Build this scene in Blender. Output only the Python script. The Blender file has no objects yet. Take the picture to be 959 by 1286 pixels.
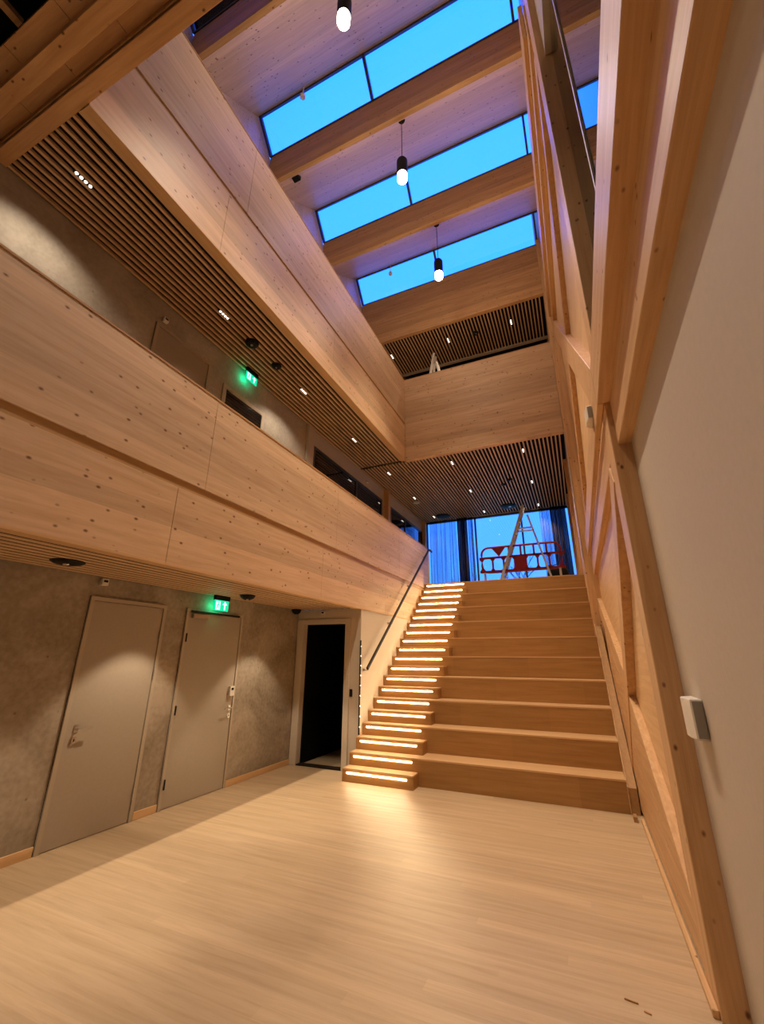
import bpy, bmesh, math, random
from mathutils import Vector, Matrix
random.seed(7)
SC = bpy.context.scene
COL = SC.collection

# ------------------------------------------------------------------ camera
F_PX, TH, PS, RO = 531.6, 0.3311, 0.4206, 0.006
def cam_dir(a, b):
    cr, sr = math.cos(RO), math.sin(RO)
    a, b = a*cr + b*sr, -a*sr + b*cr
    cp, sp, c, s = math.cos(PS), math.sin(PS), math.cos(TH), math.sin(TH)
    lx, u, f = a, -b, 1.0
    ly, lz = f*c - u*s, f*s + u*c
    return Vector((lx*cp - ly*sp, lx*sp + ly*cp, lz))
fwd = cam_dir(0, 0)
rt = (cam_dir(1, 0) - fwd).normalized()
up = (cam_dir(0, -1) - fwd).normalized()
fwd = fwd.normalized()
cd = bpy.data.cameras.new('camera')
cd.sensor_fit = 'VERTICAL'
cd.sensor_height = 36.0
cd.lens = F_PX/1286*36.0
cd.clip_start = 0.02
cam = bpy.data.objects.new('camera', cd)
COL.objects.link(cam)
M = Matrix((rt, up, -fwd)).transposed().to_4x4()
M.translation = Vector((0, 0, 1.6))
cam.matrix_world = M
SC.camera = cam

# ------------------------------------------------------------------ world and exposure
SC.view_settings.view_transform = 'Standard'
SC.view_settings.look = 'None'
SC.view_settings.gamma = 1.0
SC.view_settings.use_curve_mapping = False
SC.view_settings.exposure = 0.0
SC.cycles.use_denoising = True
SC.cycles.max_bounces = 7
SC.cycles.diffuse_bounces = 4
SC.cycles.glossy_bounces = 3
SC.cycles.transparent_max_bounces = 12
SC.cycles.sample_clamp_indirect = 4.0
SC.cycles.caustics_reflective = False
SC.cycles.caustics_refractive = False
W = bpy.data.worlds.new('dusk_sky')
SC.world = W
W.use_nodes = True
wn, wl = W.node_tree.nodes, W.node_tree.links
wn.clear()
tc = wn.new('ShaderNodeTexCoord'); sx = wn.new('ShaderNodeSeparateXYZ')
rp = wn.new('ShaderNodeValToRGB'); bg = wn.new('ShaderNodeBackground'); wo = wn.new('ShaderNodeOutputWorld')
wl.new(tc.outputs['Generated'], sx.inputs[0]); wl.new(sx.outputs['Z'], rp.inputs[0])
rp.color_ramp.elements[0].position = 0.0; rp.color_ramp.elements[0].color = (0.16, 0.60, 1.2, 1)
rp.color_ramp.elements[1].position = 0.9; rp.color_ramp.elements[1].color = (0.08, 0.74, 7.0, 1)
wl.new(rp.outputs[0], bg.inputs[0]); bg.inputs[1].default_value = 1.0
wl.new(bg.outputs[0], wo.inputs[0])

WARM = (1.0, 0.80, 0.57)
WARMER = (1.0, 0.60, 0.28)
K_PEND, K_DOWN, K_SOFF, K_NEAR, K_GLOW = 700.0, 42.0, 85.0, 36.0, 36.0
def spot(name, loc, power, angle=100, blend=0.6, col=WARM, size=0.05, target=None):
    l = bpy.data.lights.new(name, 'SPOT')
    l.energy = power; l.color = col; l.spot_size = math.radians(angle); l.spot_blend = blend
    l.shadow_soft_size = size
    o = bpy.data.objects.new(name, l); COL.objects.link(o); o.location = loc
    if target:
        d = Vector(target) - Vector(loc)
        o.rotation_euler = d.to_track_quat('-Z', 'Y').to_euler()
    return o

# ------------------------------------------------------------------ materials
def new_mat(name):
    m = bpy.data.materials.new(name); m.use_nodes = True
    n, l = m.node_tree.nodes, m.node_tree.links
    return m, n, l, n['Principled BSDF']
def plain(name, col, rough=0.5, metal=0.0, spec=0.5):
    m, n, l, b = new_mat(name)
    t = n.new('ShaderNodeTexNoise'); t.inputs['Scale'].default_value = 35
    tcn = n.new('ShaderNodeTexCoord'); l.new(tcn.outputs['Object'], t.inputs['Vector'])
    mx = n.new('ShaderNodeMix'); mx.data_type = 'RGBA'
    mx.inputs[6].default_value = (*[c*0.94 for c in col], 1); mx.inputs[7].default_value = (*[min(1, c*1.05) for c in col], 1)
    l.new(t.outputs['Fac'], mx.inputs[0]); l.new(mx.outputs[2], b.inputs['Base Color'])
    b.inputs['Roughness'].default_value = rough; b.inputs['Metallic'].default_value = metal
    b.inputs['Specular IOR Level'].default_value = spec
    return m
def glow(name, col, strength):
    m, n, l, b = new_mat(name)
    b.inputs['Base Color'].default_value = (*col, 1)
    b.inputs['Emission Color'].default_value = (*col, 1); b.inputs['Emission Strength'].default_value = strength
    return m
def math_node(n, l, op, a, b=None, clamp=False):
    q = n.new('ShaderNodeMath'); q.operation = op; q.use_clamp = clamp
    for i, v in enumerate((a, b)):
        if v is None: continue
        if isinstance(v, (int, float)): q.inputs[i].default_value = v
        else: l.new(v, q.inputs[i])
    return q.outputs[0]
def wood(name, c1, c2, axis='Y', board=0.14, board_axis='Z', knots=True, rough=0.5, tint=0.12, knot_d=0.11, length=None, spec=0.3):
    """spruce or bamboo: stretched grain, boards of slightly different tint, small knots"""
    m, n, l, b = new_mat(name)
    tcn = n.new('ShaderNodeTexCoord')
    ax = 'XYZ'.index(axis)
    mp = n.new('ShaderNodeMapping'); s = [9.0, 9.0, 9.0]; s[ax] = 0.55
    mp.inputs['Scale'].default_value = s; l.new(tcn.outputs['Object'], mp.inputs[0])
    g = n.new('ShaderNodeTexNoise'); g.inputs['Scale'].default_value = 2.2; g.inputs['Detail'].default_value = 7
    g.inputs['Roughness'].default_value = 0.65; g.inputs['Distortion'].default_value = 0.5
    l.new(mp.outputs[0], g.inputs['Vector'])
    r = n.new('ShaderNodeValToRGB')
    r.color_ramp.elements[0].position = 0.32; r.color_ramp.elements[0].color = (*c2, 1)
    r.color_ramp.elements[1].position = 0.62; r.color_ramp.elements[1].color = (*c1, 1)
    l.new(g.outputs['Fac'], r.inputs[0])
    # board tint
    sp = n.new('ShaderNodeSeparateXYZ'); l.new(tcn.outputs['Object'], sp.inputs[0])
    bi = math_node(n, l, 'FLOOR', math_node(n, l, 'DIVIDE', sp.outputs['XYZ'.index(board_axis)], board))
    wn_ = n.new('ShaderNodeTexWhiteNoise'); wn_.noise_dimensions = '2D'
    cb = n.new('ShaderNodeCombineXYZ'); l.new(bi, cb.inputs[0])
    if length:
        off = math_node(n, l, 'MULTIPLY', bi, 0.618*length)
        li = math_node(n, l, 'FLOOR', math_node(n, l, 'DIVIDE', math_node(n, l, 'ADD', sp.outputs[ax], off), length))
        l.new(li, cb.inputs[1])
    l.new(cb.outputs[0], wn_.inputs['Vector'])
    v = math_node(n, l, 'ADD', math_node(n, l, 'MULTIPLY', wn_.outputs['Value'], tint*2), 1 - tint)
    vm = n.new('ShaderNodeVectorMath'); vm.operation = 'SCALE'
    l.new(r.outputs[0], vm.inputs[0]); l.new(v, vm.inputs['Scale'])
    out = vm.outputs[0]
    if knots:
        mp2 = n.new('ShaderNodeMapping'); s2 = [11.0, 11.0, 11.0]; s2[ax] = 7.0
        mp2.inputs['Scale'].default_value = s2; l.new(tcn.outputs['Object'], mp2.inputs[0])
        vo = n.new('ShaderNodeTexVoronoi'); vo.inputs['Scale'].default_value = 1.0; l.new(mp2.outputs[0], vo.inputs['Vector'])
        kr = n.new('ShaderNodeMapRange'); kr.inputs['From Min'].default_value = knot_d*0.55; kr.inputs['From Max'].default_value = knot_d*1.5
        kr.inputs['To Min'].default_value = 0.9; kr.inputs['To Max'].default_value = 0
        l.new(vo.outputs['Distance'], kr.inputs['Value'])
        mk = n.new('ShaderNodeMix'); mk.data_type = 'RGBA'; l.new(kr.outputs[0], mk.inputs[0]); l.new(out, mk.inputs[6])
        mk.inputs[7].default_value = (c2[0]*0.22, c2[1]*0.14, c2[2]*0.10, 1)
        out = mk.outputs[2]
    l.new(out, b.inputs['Base Color'])
    b.inputs['Roughness'].default_value = rough; b.inputs['Specular IOR Level'].default_value = spec
    bp = n.new('ShaderNodeBump'); bp.inputs['Strength'].default_value = 0.06; bp.inputs['Distance'].default_value = 0.01
    l.new(g.outputs['Fac'], bp.inputs['Height']); l.new(bp.outputs[0], b.inputs['Normal'])
    return m
def concrete(name, c1, c2):
    m, n, l, b = new_mat(name)
    tcn = n.new('ShaderNodeTexCoord')
    a = n.new('ShaderNodeTexNoise'); a.inputs['Scale'].default_value = 1.3; a.inputs['Detail'].default_value = 8; a.inputs['Roughness'].default_value = 0.6; a.inputs['Distortion'].default_value = 0.8
    l.new(tcn.outputs['Object'], a.inputs['Vector'])
    f = n.new('ShaderNodeTexNoise'); f.inputs['Scale'].default_value = 22; f.inputs['Detail'].default_value = 5
    l.new(tcn.outputs['Object'], f.inputs['Vector'])
    mx = math_node(n, l, 'ADD', math_node(n, l, 'MULTIPLY', a.outputs['Fac'], 0.72), math_node(n, l, 'MULTIPLY', f.outputs['Fac'], 0.28))
    r = n.new('ShaderNodeValToRGB')
    r.color_ramp.elements[0].position = 0.36; r.color_ramp.elements[0].color = (*c2, 1)
    r.color_ramp.elements[1].position = 0.62; r.color_ramp.elements[1].color = (*c1, 1)
    l.new(mx, r.inputs[0])
    vo = n.new('ShaderNodeTexVoronoi'); vo.inputs['Scale'].default_value = 5; l.new(tcn.outputs['Object'], vo.inputs['Vector'])
    kr = n.new('ShaderNodeMapRange'); kr.inputs['From Min'].default_value = 0.03; kr.inputs['From Max'].default_value = 0.07
    kr.inputs['To Min'].default_value = 0.6; kr.inputs['To Max'].default_value = 0; l.new(vo.outputs['Distance'], kr.inputs['Value'])
    mk = n.new('ShaderNodeMix'); mk.data_type = 'RGBA'; l.new(kr.outputs[0], mk.inputs[0]); l.new(r.outputs[0], mk.inputs[6])
    mk.inputs[7].default_value = (c2[0]*.4, c2[1]*.4, c2[2]*.4, 1)
    l.new(mk.outputs[2], b.inputs['Base Color'])
    b.inputs['Roughness'].default_value = 0.7
    bp = n.new('ShaderNodeBump'); bp.inputs['Strength'].default_value = 0.15; bp.inputs['Distance'].default_value = 0.01
    l.new(mx, bp.inputs['Height']); l.new(bp.outputs[0], b.inputs['Normal'])
    return m
def glass(name, tint=(0.9, 0.95, 1.0), ior=1.5, refl=1.0):
    m, n, l, b = new_mat(name); n.remove(b)
    out = n['Material Output']
    tr = n.new('ShaderNodeBsdfTransparent'); tr.inputs[0].default_value = (*tint, 1)
    gl = n.new('ShaderNodeBsdfGlossy'); gl.inputs['Roughness'].default_value = 0.0; gl.inputs[0].default_value = (refl, refl, refl, 1)
    fr = n.new('ShaderNodeFresnel'); fr.inputs[0].default_value = ior
    mx = n.new('ShaderNodeMixShader'); l.new(fr.outputs[0], mx.inputs[0]); l.new(tr.outputs[0], mx.inputs[1]); l.new(gl.outputs[0], mx.inputs[2])
    l.new(mx.outputs[0], out.inputs[0])
    return m

SPR1, SPR2 = (0.61, 0.435, 0.28), (0.50, 0.33, 0.195)
M_CLT_Y = wood('spruce_boards_along_hall', SPR1, SPR2, 'Y', 0.16, 'Z')
M_CLT_X = wood('spruce_boards_across_hall', (0.56, 0.385, 0.235), (0.44, 0.28, 0.155), 'X', 0.16, 'Z')
M_ROOF = wood('spruce_roof_panel', (0.74, 0.56, 0.40), (0.62, 0.45, 0.30), 'X', 0.3, 'Y')
M_GLU_X = wood('glulam_across_hall', (0.58, 0.35, 0.17), (0.45, 0.25, 0.11), 'X', 0.045*3, 'Z', knot_d=0.09)
M_GLU_Y = wood('glulam_along_hall', (0.66, 0.42, 0.22), (0.52, 0.30, 0.14), 'Y', 0.045, 'X', knot_d=0.08, tint=0.07)
M_GLU_Z = wood('glulam_upright', (0.66, 0.42, 0.22), (0.52, 0.30, 0.14), 'Z', 0.3, 'Y', knot_d=0.10, tint=0.03)
M_PLY = wood('light_ply_panel', (0.74, 0.50, 0.27), (0.62, 0.39, 0.19), 'Y', 0.9, 'Z', knots=False, tint=0.03)
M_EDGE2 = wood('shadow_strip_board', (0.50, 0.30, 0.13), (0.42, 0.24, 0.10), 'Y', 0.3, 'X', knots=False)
M_CLT_Y2 = wood('spruce_boards_lower_lift', (0.65, 0.455, 0.285), (0.54, 0.35, 0.195), 'Y', 0.16, 'Z')
M_EDGE = wood('oiled_edge_board', (0.42, 0.24, 0.10), (0.34, 0.18, 0.07), 'Y', 0.3, 'X', knots=False)
M_FLOOR = wood('pale_plank_floor', (0.54, 0.395, 0.25), (0.44, 0.31, 0.18), 'X', 0.085, 'Y', knots=False, rough=0.42, tint=0.075, length=2.3, spec=0.35)
M_STAIR = wood('shaded_oak_stair', (0.40, 0.22, 0.08), (0.32, 0.165, 0.055), 'X', 0.326, 'Z', knots=False, rough=0.42, tint=0.08, length=1.25)  # stair oak darkened; the shade on the risers is put into its colour
M_TREAD = wood('lit_oak_tread', (0.62, 0.40, 0.21), (0.54, 0.33, 0.16), 'X', 0.4, 'Y', knots=False, rough=0.4, tint=0.05)  # lighter copy of the stair oak; light on the tops is in the colour
M_SLAT = wood('slat_pine', (0.66, 0.46, 0.28), (0.56, 0.37, 0.21), 'Y', 0.0815, 'X', knots=False, tint=0.06)
M_BASE = wood('baseboard_pine', (0.62, 0.40, 0.21), (0.54, 0.33, 0.16), 'Y', 0.5, 'X', knots=False)
M_CONC = concrete('board_cast_concrete', (0.40, 0.335, 0.26), (0.20, 0.16, 0.11))
M_CONC2 = concrete('upper_pale_concrete', (0.50, 0.455, 0.40), (0.33, 0.29, 0.24))
M_PAINT = plain('beige_wall_paint', (0.52, 0.45, 0.375), 0.75)
M_PAINT_L = plain('white_wall_paint', (0.62, 0.54, 0.44), 0.7)
M_DOOR = plain('taupe_door_paint', (0.37, 0.315, 0.25), 0.45)
M_DFRAME = plain('taupe_frame_paint', (0.42, 0.35, 0.27), 0.45)
M_BLACK = plain('black_void', (0.006, 0.006, 0.006), 0.9, spec=0.1)
M_BLK = plain('black_plastic', (0.010, 0.010, 0.010), 0.5, spec=0.15)
M_DARKMET = plain('dark_bronze_steel', (0.022, 0.015, 0.01), 0.6, 0.0, 0.15)
M_STEEL = plain('brushed_steel', (0.55, 0.53, 0.5), 0.3, 1.0)
M_ALU = plain('aluminium', (0.62, 0.62, 0.62), 0.45, 0.3)
M_WHITE = plain('white_plastic', (0.75, 0.70, 0.63), 0.45)
M_GREY = plain('grey_plastic', (0.30, 0.28, 0.25), 0.5)
M_FRAME = plain('dark_window_frame', (0.045, 0.045, 0.06), 0.4)
M_RED = plain('red_plastic', (0.30, 0.008, 0.02), 0.45)
M_GLASS = glass('window_glass')
M_RGLASS = glass('gallery_glass', (0.55, 0.6, 0.65), 1.55)
M_DGLASS = plain('dark_office_glass', (0.012, 0.012, 0.014), 0.04, spec=1.0)
M_LED = glow('step_led', (1.0, 0.74, 0.42), 42.0)
M_LAMP = glow('lamp_glow', (1.0, 0.85, 0.62), 30.0)
M_DOWN = glow('downlight_cell', (1.0, 0.9, 0.78), 5.0)
M_GREEN = glow('sign_green', (0.0, 0.55, 0.28), 1.4)
M_SIGNW = glow('sign_white', (0.55, 1.0, 0.85), 1.8)
def curtain_mat(name, col, alpha):
    m, n, l, b = new_mat(name); n.remove(b); out = n['Material Output']
    d = n.new('ShaderNodeBsdfDiffuse'); d.inputs[0].default_value = (*col, 1)
    tr = n.new('ShaderNodeBsdfTransparent'); mx = n.new('ShaderNodeMixShader')
    tcn = n.new('ShaderNodeTexCoord'); w = n.new('ShaderNodeTexNoise'); mp = n.new('ShaderNodeMapping')
    mp.inputs['Scale'].default_value = (40, 1, 0.3); l.new(tcn.outputs['Object'], mp.inputs[0]); l.new(mp.outputs[0], w.inputs['Vector'])
    w.inputs['Scale'].default_value = 1.0; w.inputs['Detail'].default_value = 3
    r = n.new('ShaderNodeMapRange'); r.inputs['From Min'].default_value = 0.3; r.inputs['From Max'].default_value = 0.7
    r.inputs['To Min'].default_value = alpha[0]; r.inputs['To Max'].default_value = alpha[1]
    l.new(w.outputs['Fac'], r.inputs['Value']); l.new(r.outputs[0], mx.inputs[0])
    l.new(tr.outputs[0], mx.inputs[1]); l.new(d.outputs[0], mx.inputs[2]); l.new(mx.outputs[0], out.inputs[0])
    return m
M_SHEER = curtain_mat('sheer_curtain', (0.10, 0.10, 0.13), (0.08, 0.55))
M_BUNCH = curtain_mat('bunched_curtain', (0.075, 0.055, 0.05), (0.72, 1.0))

# ------------------------------------------------------------------ builders
class MB:
    def __init__(s): s.bm = bmesh.new()
    def box(s, x0, x1, y0, y1, z0, z1):
        v = [s.bm.verts.new(p) for p in ((x0,y0,z0),(x1,y0,z0),(x1,y1,z0),(x0,y1,z0),(x0,y0,z1),(x1,y0,z1),(x1,y1,z1),(x0,y1,z1))]
        for f in ((0,3,2,1),(4,5,6,7),(0,1,5,4),(1,2,6,5),(2,3,7,6),(3,0,4,7)): s.bm.faces.new([v[i] for i in f])
        return s
    def prism_x(s, pts, x0, x1):
        """polygon in the y,z plane pushed from x0 to x1"""
        a = [s.bm.verts.new((x0, p[0], p[1])) for p in pts]; b = [s.bm.verts.new((x1, p[0], p[1])) for p in pts]
        n = len(pts); s.bm.faces.new(a[::-1]); s.bm.faces.new(b)
        for i in range(n): s.bm.faces.new((a[i], a[(i+1) % n], b[(i+1) % n], b[i]))
        return s
    def prism_y(s, pts, y0, y1):
        a = [s.bm.verts.new((p[0], y0, p[1])) for p in pts]; b = [s.bm.verts.new((p[0], y1, p[1])) for p in pts]
        n = len(pts); s.bm.faces.new(a); s.bm.faces.new(b[::-1])
        for i in range(n): s.bm.faces.new((b[i], b[(i+1) % n], a[(i+1) % n], a[i]))
        return s
    def prism_z(s, pts, z0, z1):
        a = [s.bm.verts.new((p[0], p[1], z0)) for p in pts]; b = [s.bm.verts.new((p[0], p[1], z1)) for p in pts]
        n = len(pts); s.bm.faces.new(a[::-1]); s.bm.faces.new(b)
        for i in range(n): s.bm.faces.new((a[i], a[(i+1) % n], b[(i+1) % n], b[i]))
        return s
    def bar(s, p, q, w, h, upv=(0, 0, 1)):
        """rectangular bar from p to q, w sideways, h along upv"""
        p, q = Vector(p), Vector(q); d = (q-p).normalized(); u = Vector(upv); u = (u - d*u.dot(d))
        if u.length < 1e-4: u = Vector((1, 0, 0)); u = u - d*u.dot(d)
        u.normalize(); r = d.cross(u)
        c = [(-w/2, -h/2), (w/2, -h/2), (w/2, h/2), (-w/2, h/2)]
        a = [s.bm.verts.new(p + r*i + u*j) for i, j in c]; b = [s.bm.verts.new(q + r*i + u*j) for i, j in c]
        s.bm.faces.new(a[::-1]); s.bm.faces.new(b)
        for i in range(4): s.bm.faces.new((a[i], a[(i+1) % 4], b[(i+1) % 4], b[i]))
        return s
    def tube(s, pts, rad, n=10, closed=False, cap=True):
        pts = [Vector(p) for p in pts]; rad = rad if isinstance(rad, (list, tuple)) else [rad]*len(pts)
        rings = []; m = len(pts)
        ref = Vector((0, 0, 1))
        for i, p in enumerate(pts):
            if closed: d = (pts[(i+1) % m] - pts[i-1]).normalized()
            else: d = (pts[min(i+1, m-1)] - pts[max(i-1, 0)]).normalized()
            u = ref - d*ref.dot(d)
            if u.length < 1e-3: u = Vector((1, 0, 0)) - d*d.x
            u.normalize(); v = d.cross(u)
            rings.append([s.bm.verts.new(p + (u*math.cos(t) + v*math.sin(t))*rad[i]) for t in [2*math.pi*k/n for k in range(n)]])
        rng = m if closed else m-1
        for i in range(rng):
            a, b = rings[i], rings[(i+1) % m]
            for k in range(n): s.bm.faces.new((a[k], a[(k+1) % n], b[(k+1) % n], b[k]))
        if cap and not closed:
            s.bm.faces.new(rings[0][::-1]); s.bm.faces.new(rings[-1])
        return s
    def lathe(s, c, prof, n=24):
        """profile of (radius, z) about the vertical through c"""
        rings = []
        for r, z in prof:
            rings.append([s.bm.verts.new((c[0] + max(r, 1e-4)*math.cos(2*math.pi*k/n), c[1] + max(r, 1e-4)*math.sin(2*math.pi*k/n), c[2] + z)) for k in range(n)])
        for a, b in zip(rings, rings[1:]):
            for k in range(n): s.bm.faces.new((a[k], a[(k+1) % n], b[(k+1) % n], b[k]))
        s.bm.faces.new(rings[0][::-1]); s.bm.faces.new(rings[-1])
        return s
    def build(s, name, mat, parent=None, at=None, bevel=0.0, smooth=False):
        """geometry is given in hall coordinates; the object's origin goes to `at` (or the parent's place)"""
        bm = s.bm
        bmesh.ops.recalc_face_normals(bm, faces=bm.faces)
        me = bpy.data.meshes.new(name)
        if parent is not None: org = wpos(parent)
        elif at is not None: org = Vector(at)
        else:
            xs = [v.co for v in bm.verts]
            org = Vector((sum(c.x for c in xs)/len(xs), sum(c.y for c in xs)/len(xs), min(c.z for c in xs)))
        for v in bm.verts: v.co -= org
        bm.to_mesh(me); bm.free()
        me.materials.append(mat)
        if smooth:
            for p in me.polygons: p.use_smooth = True
        o = bpy.data.objects.new(name, me); COL.objects.link(o)
        if parent is not None: o.parent = parent
        else: o.location = org
        if bevel:
            bv = o.modifiers.new('edge', 'BEVEL'); bv.width = bevel; bv.segments = 1; bv.limit_method = 'ANGLE'
        return o
def wpos(o):
    p = Vector((0, 0, 0))
    while o is not None: p = p + Vector(o.location); o = o.parent
    return p
def tag(o, label, cat, group=None):
    o['label'] = label; o['category'] = cat
    if group: o['group'] = group
    return o
def thing(name, label, cat, loc, group=None):
    o = bpy.data.objects.new(name, None); COL.objects.link(o); o.location = loc; o.empty_display_size = 0.1
    return tag(o, label, cat, group)
def struct(o): o['kind'] = 'structure'; return o
def dup(root, loc, label=None):
    def cp(o, par):
        c = o.copy(); COL.objects.link(c)
        c.parent = par
        for ch in list(o.children): cp(ch, c)
        return c
    r = cp(root, None); r.location = loc
    if label: r['label'] = label
    return r

# ------------------------------------------------------------------ key dimensions (metres)
XW = -4.43           # concrete wall
XB = -3.2            # face of both balconies
F2, F3 = 3.26, 6.90  # upper floor levels
S1, S2, S3 = 2.37, 6.01, 9.60   # slatted soffits
YB = 8.49            # far balcony
YE = 13.4            # end window
YL = 6.35            # lift wall
YN = 1.05            # near floor edge overhead
ROOF_B, ROOF_T, RIDGE = 10.33, 11.10, 11.66
BEAMS = [0.36, 2.36, 4.31, 6.34, 8.45]

# ------------------------------------------------------------------ floors, walls, roof shell
def S(name, mat, *box, bevel=0): return struct(MB().box(*box).build(name, mat, bevel=bevel))
S('floor', M_FLOOR, -4.6, 0.62, -4.0, 13.6, -0.2, 0.0)
# upper floors
S('floor', M_FLOOR, XW, XB-0.16, -4.0, YL, S1+0.14, F2)
S('floor', M_FLOOR, XW, XB-0.062, YL, YE, F2-0.3, F2)
S('floor', M_FLOOR, XB-0.062, 0.264, 9.86, YE, F2-0.3, F2)
S('floor', M_FLOOR, XW, XB-0.16, YN, YE, S2+0.14, F3)
S('floor', M_FLOOR, XB-0.16, 0.25, YB+0.14, YE, S2+0.14, F3)
# left wall: lower and middle storey cast concrete, painted beyond
S('wall_left', M_CONC, XW-0.2, XW, -4.0, YL+0.2, 0.0, S1+0.1)
S('wall_left', M_CONC2, XW-0.2, XW, -4.0, 6.27, S1+0.1, 6.6)
S('wall_left', M_PAINT, XW-0.2, XW, 6.27, YE+0.1, S1+0.1, 6.6)
S('wall_left', M_ROOF, XW-0.2, XW-0.02, -4.0, YE+0.1, 6.6, ROOF_B)
sw = [(-4.0, ROOF_B), (YE+0.1, ROOF_B), (YE+0.1, ROOF_T+0.1), (BEAMS[4]+0.1, ROOF_T+0.1)]
for i in (4, 3, 2, 1):
    sw += [(BEAMS[i], ROOF_T+0.0), (BEAMS[i]-0.40, RIDGE+0.03), (BEAMS[i-1]+0.10, ROOF_B+0.05)]
    if i > 1: sw += [(BEAMS[i-1]+0.09, ROOF_T-0.02)]
sw += [(BEAMS[0], ROOF_B+0.1), (-4.0, ROOF_B+0.1)]
struct(MB().prism_x(sw, XW-0.2, XW-0.02).build('wall_left', M_ROOF))
# lift wall facing the hall, with its opening
lw = MB().box(XW, -4.29, YL, YL+0.12, 0, S1).box(-3.48, XB, YL, YL+0.12, 0, S1).box(-4.29, -3.48, YL, YL+0.12, 2.13, S1)
struct(lw.build('wall_lift', M_PAINT_L))
d = struct(MB().box(-4.29, -4.27, YL+0.1, 8.0, 0.0, 2.4).box(-3.5, -3.48, YL+0.1, 8.0, 0.0, 2.4).box(-4.29, -3.48, 8.0, 8.02, 0, 2.4)
           .box(-4.29, -3.48, YL+0.12, 8.0, 2.2, 2.22).build('wall_shaft', M_BLACK))
# wall beside the stair
S('wall_stair', M_PAINT_L, XB-0.12, XB-0.001, YL+0.12, YE, 0.0, S1-0.021)
# right wall near the camera, painted
S('wall_right', M_PAINT, 0.50, 0.62, -4.0, 3.045, 0.0, 3.0)
S('wall_right', M_PAINT, 0.53, 0.62, -4.0, 3.045, 3.0, 3.6)
S('wall_right', M_PAINT, 0.45, 0.62, -4.0, 3.045, 7.48, 12.2)
S('wall_right', M_BLACK, 1.6, 1.7, -4.0, 3.3, 3.4, 7.6)
struct(MB().box(0.52, 1.6, -4.0, 3.3, 3.45, 3.5).box(0.62, 1.6, -4, 3.3, 7.5, 7.55).box(0.53, 1.6, 3.25, 3.3, 3.5, 7.5).build('wall_gallery', M_BLACK))
# right wall infill panels between the timbers
S('wall_right', M_PLY, 0.45, 0.52, 3.12, YB, 0.0, 12.2)
S('wall_right', M_PLY, 0.27, 0.5, YB, YE, 0.0, 12.2)
S('wall_back', M_PAINT, -4.6, 1.7, -4.2, -4.0, 0.0, 12.2)
# end wall: below, above the window, upper storey
S('wall_end', M_PAINT, -4.6, 0.5, YE, YE+0.2, 0.0, F2)
S('wall_end', M_PAINT, -4.6, 0.5, YE, YE+0.2, S2, F3+0.1)
S('wall_end', M_BLACK, -4.6, 0.5, YE, YE+0.2, F3+0.1, 12.2)

# ------------------------------------------------------------------ sawtooth roof
S('ceiling', M_ROOF, -4.6, 0.52, -4.0, BEAMS[0], ROOF_B, ROOF_B+0.15)
S('ceiling', M_BLACK, -4.6, 0.52, YB+0.11, YE+0.2, 11.1, 11.25)
for i in range(4):
    y0, y1 = BEAMS[i]+0.08, BEAMS[i+1]-0.42
    struct(MB().prism_x([(y0, ROOF_B), (y1, RIDGE), (y1, RIDGE+0.12), (y0, ROOF_B+0.15)], XW-0.02, 0.52).build('ceiling', M_ROOF))
for i in range(1, 5):
    yb, yr = BEAMS[i], BEAMS[i]-0.42
    top = (yb, ROOF_T)
    w = MB()
    def slope(t, off=0.0):   # along the glass, t=0 ridge, t=1 at the beam
        return (yr + (yb-yr)*t, RIDGE + (ROOF_T-RIDGE)*t + off)
    a, b = slope(0), slope(1)
    dn = Vector((0, b[0]-a[0], b[1]-a[1])).normalized()
    nrm = Vector((0, dn.z, -dn.y))*-1
    for xx, ww in ((XW+0.02, 0.05), (-2.16, 0.05), (0.30, 0.04)):
        w.bar((xx, a[0], a[1]), (xx, b[0], b[1]), ww, 0.06, nrm)
    w.bar((XW, a[0]+0.01, a[1]-0.01), (0.5, a[0]+0.01, a[1]-0.01), 0.06, 0.03, dn)
    w.bar((XW, b[0]+0.0, b[1]), (0.5, b[0]+0.0, b[1]), 0.05, 0.02, dn)
    fr = struct(w.build('window_%d' % i, M_FRAME))
    o = Vector((0, 0.03, 0.02))
    MB().bar((XW, (a[0]+b[0])/2+0.03, (a[1]+b[1])/2+0.03), (0.5, (a[0]+b[0])/2+0.03, (a[1]+b[1])/2+0.03), 0.68, 0.006, nrm).build('pane', M_GLASS, fr)
    # the light upstand above the beam behind the glass line, closing the roof outside
labs = ['nearest of the roof beams, half hidden by the overhead floor edge', 'second roof beam counted from the camera, between the two nearest skylights',
        'third roof beam, between the middle and the farthest skylight']
for i, lb in zip((1, 2, 3), labs):
    y = BEAMS[i]
    tag(MB().box(XW+0.0, 0.50, y, y+0.08, ROOF_B, ROOF_T).build('roof_beam', M_GLU_X, bevel=0.004), 'spruce glulam ' + lb, 'beam')
tag(MB().box(XW, 0.30, BEAMS[4], BEAMS[4]+0.10, S3-0.0, ROOF_T).build('roof_beam', M_GLU_X, bevel=0.004), 'deep glulam roof beam above the far balcony, edging the upper slatted ceiling', 'beam')
tag(MB().box(XW, 0.30, BEAMS[0], BEAMS[0]+0.08, ROOF_B, ROOF_T).build('roof_beam', M_GLU_X), 'glulam roof beam straight above the camera, behind the overhead floor edge', 'beam')

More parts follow.
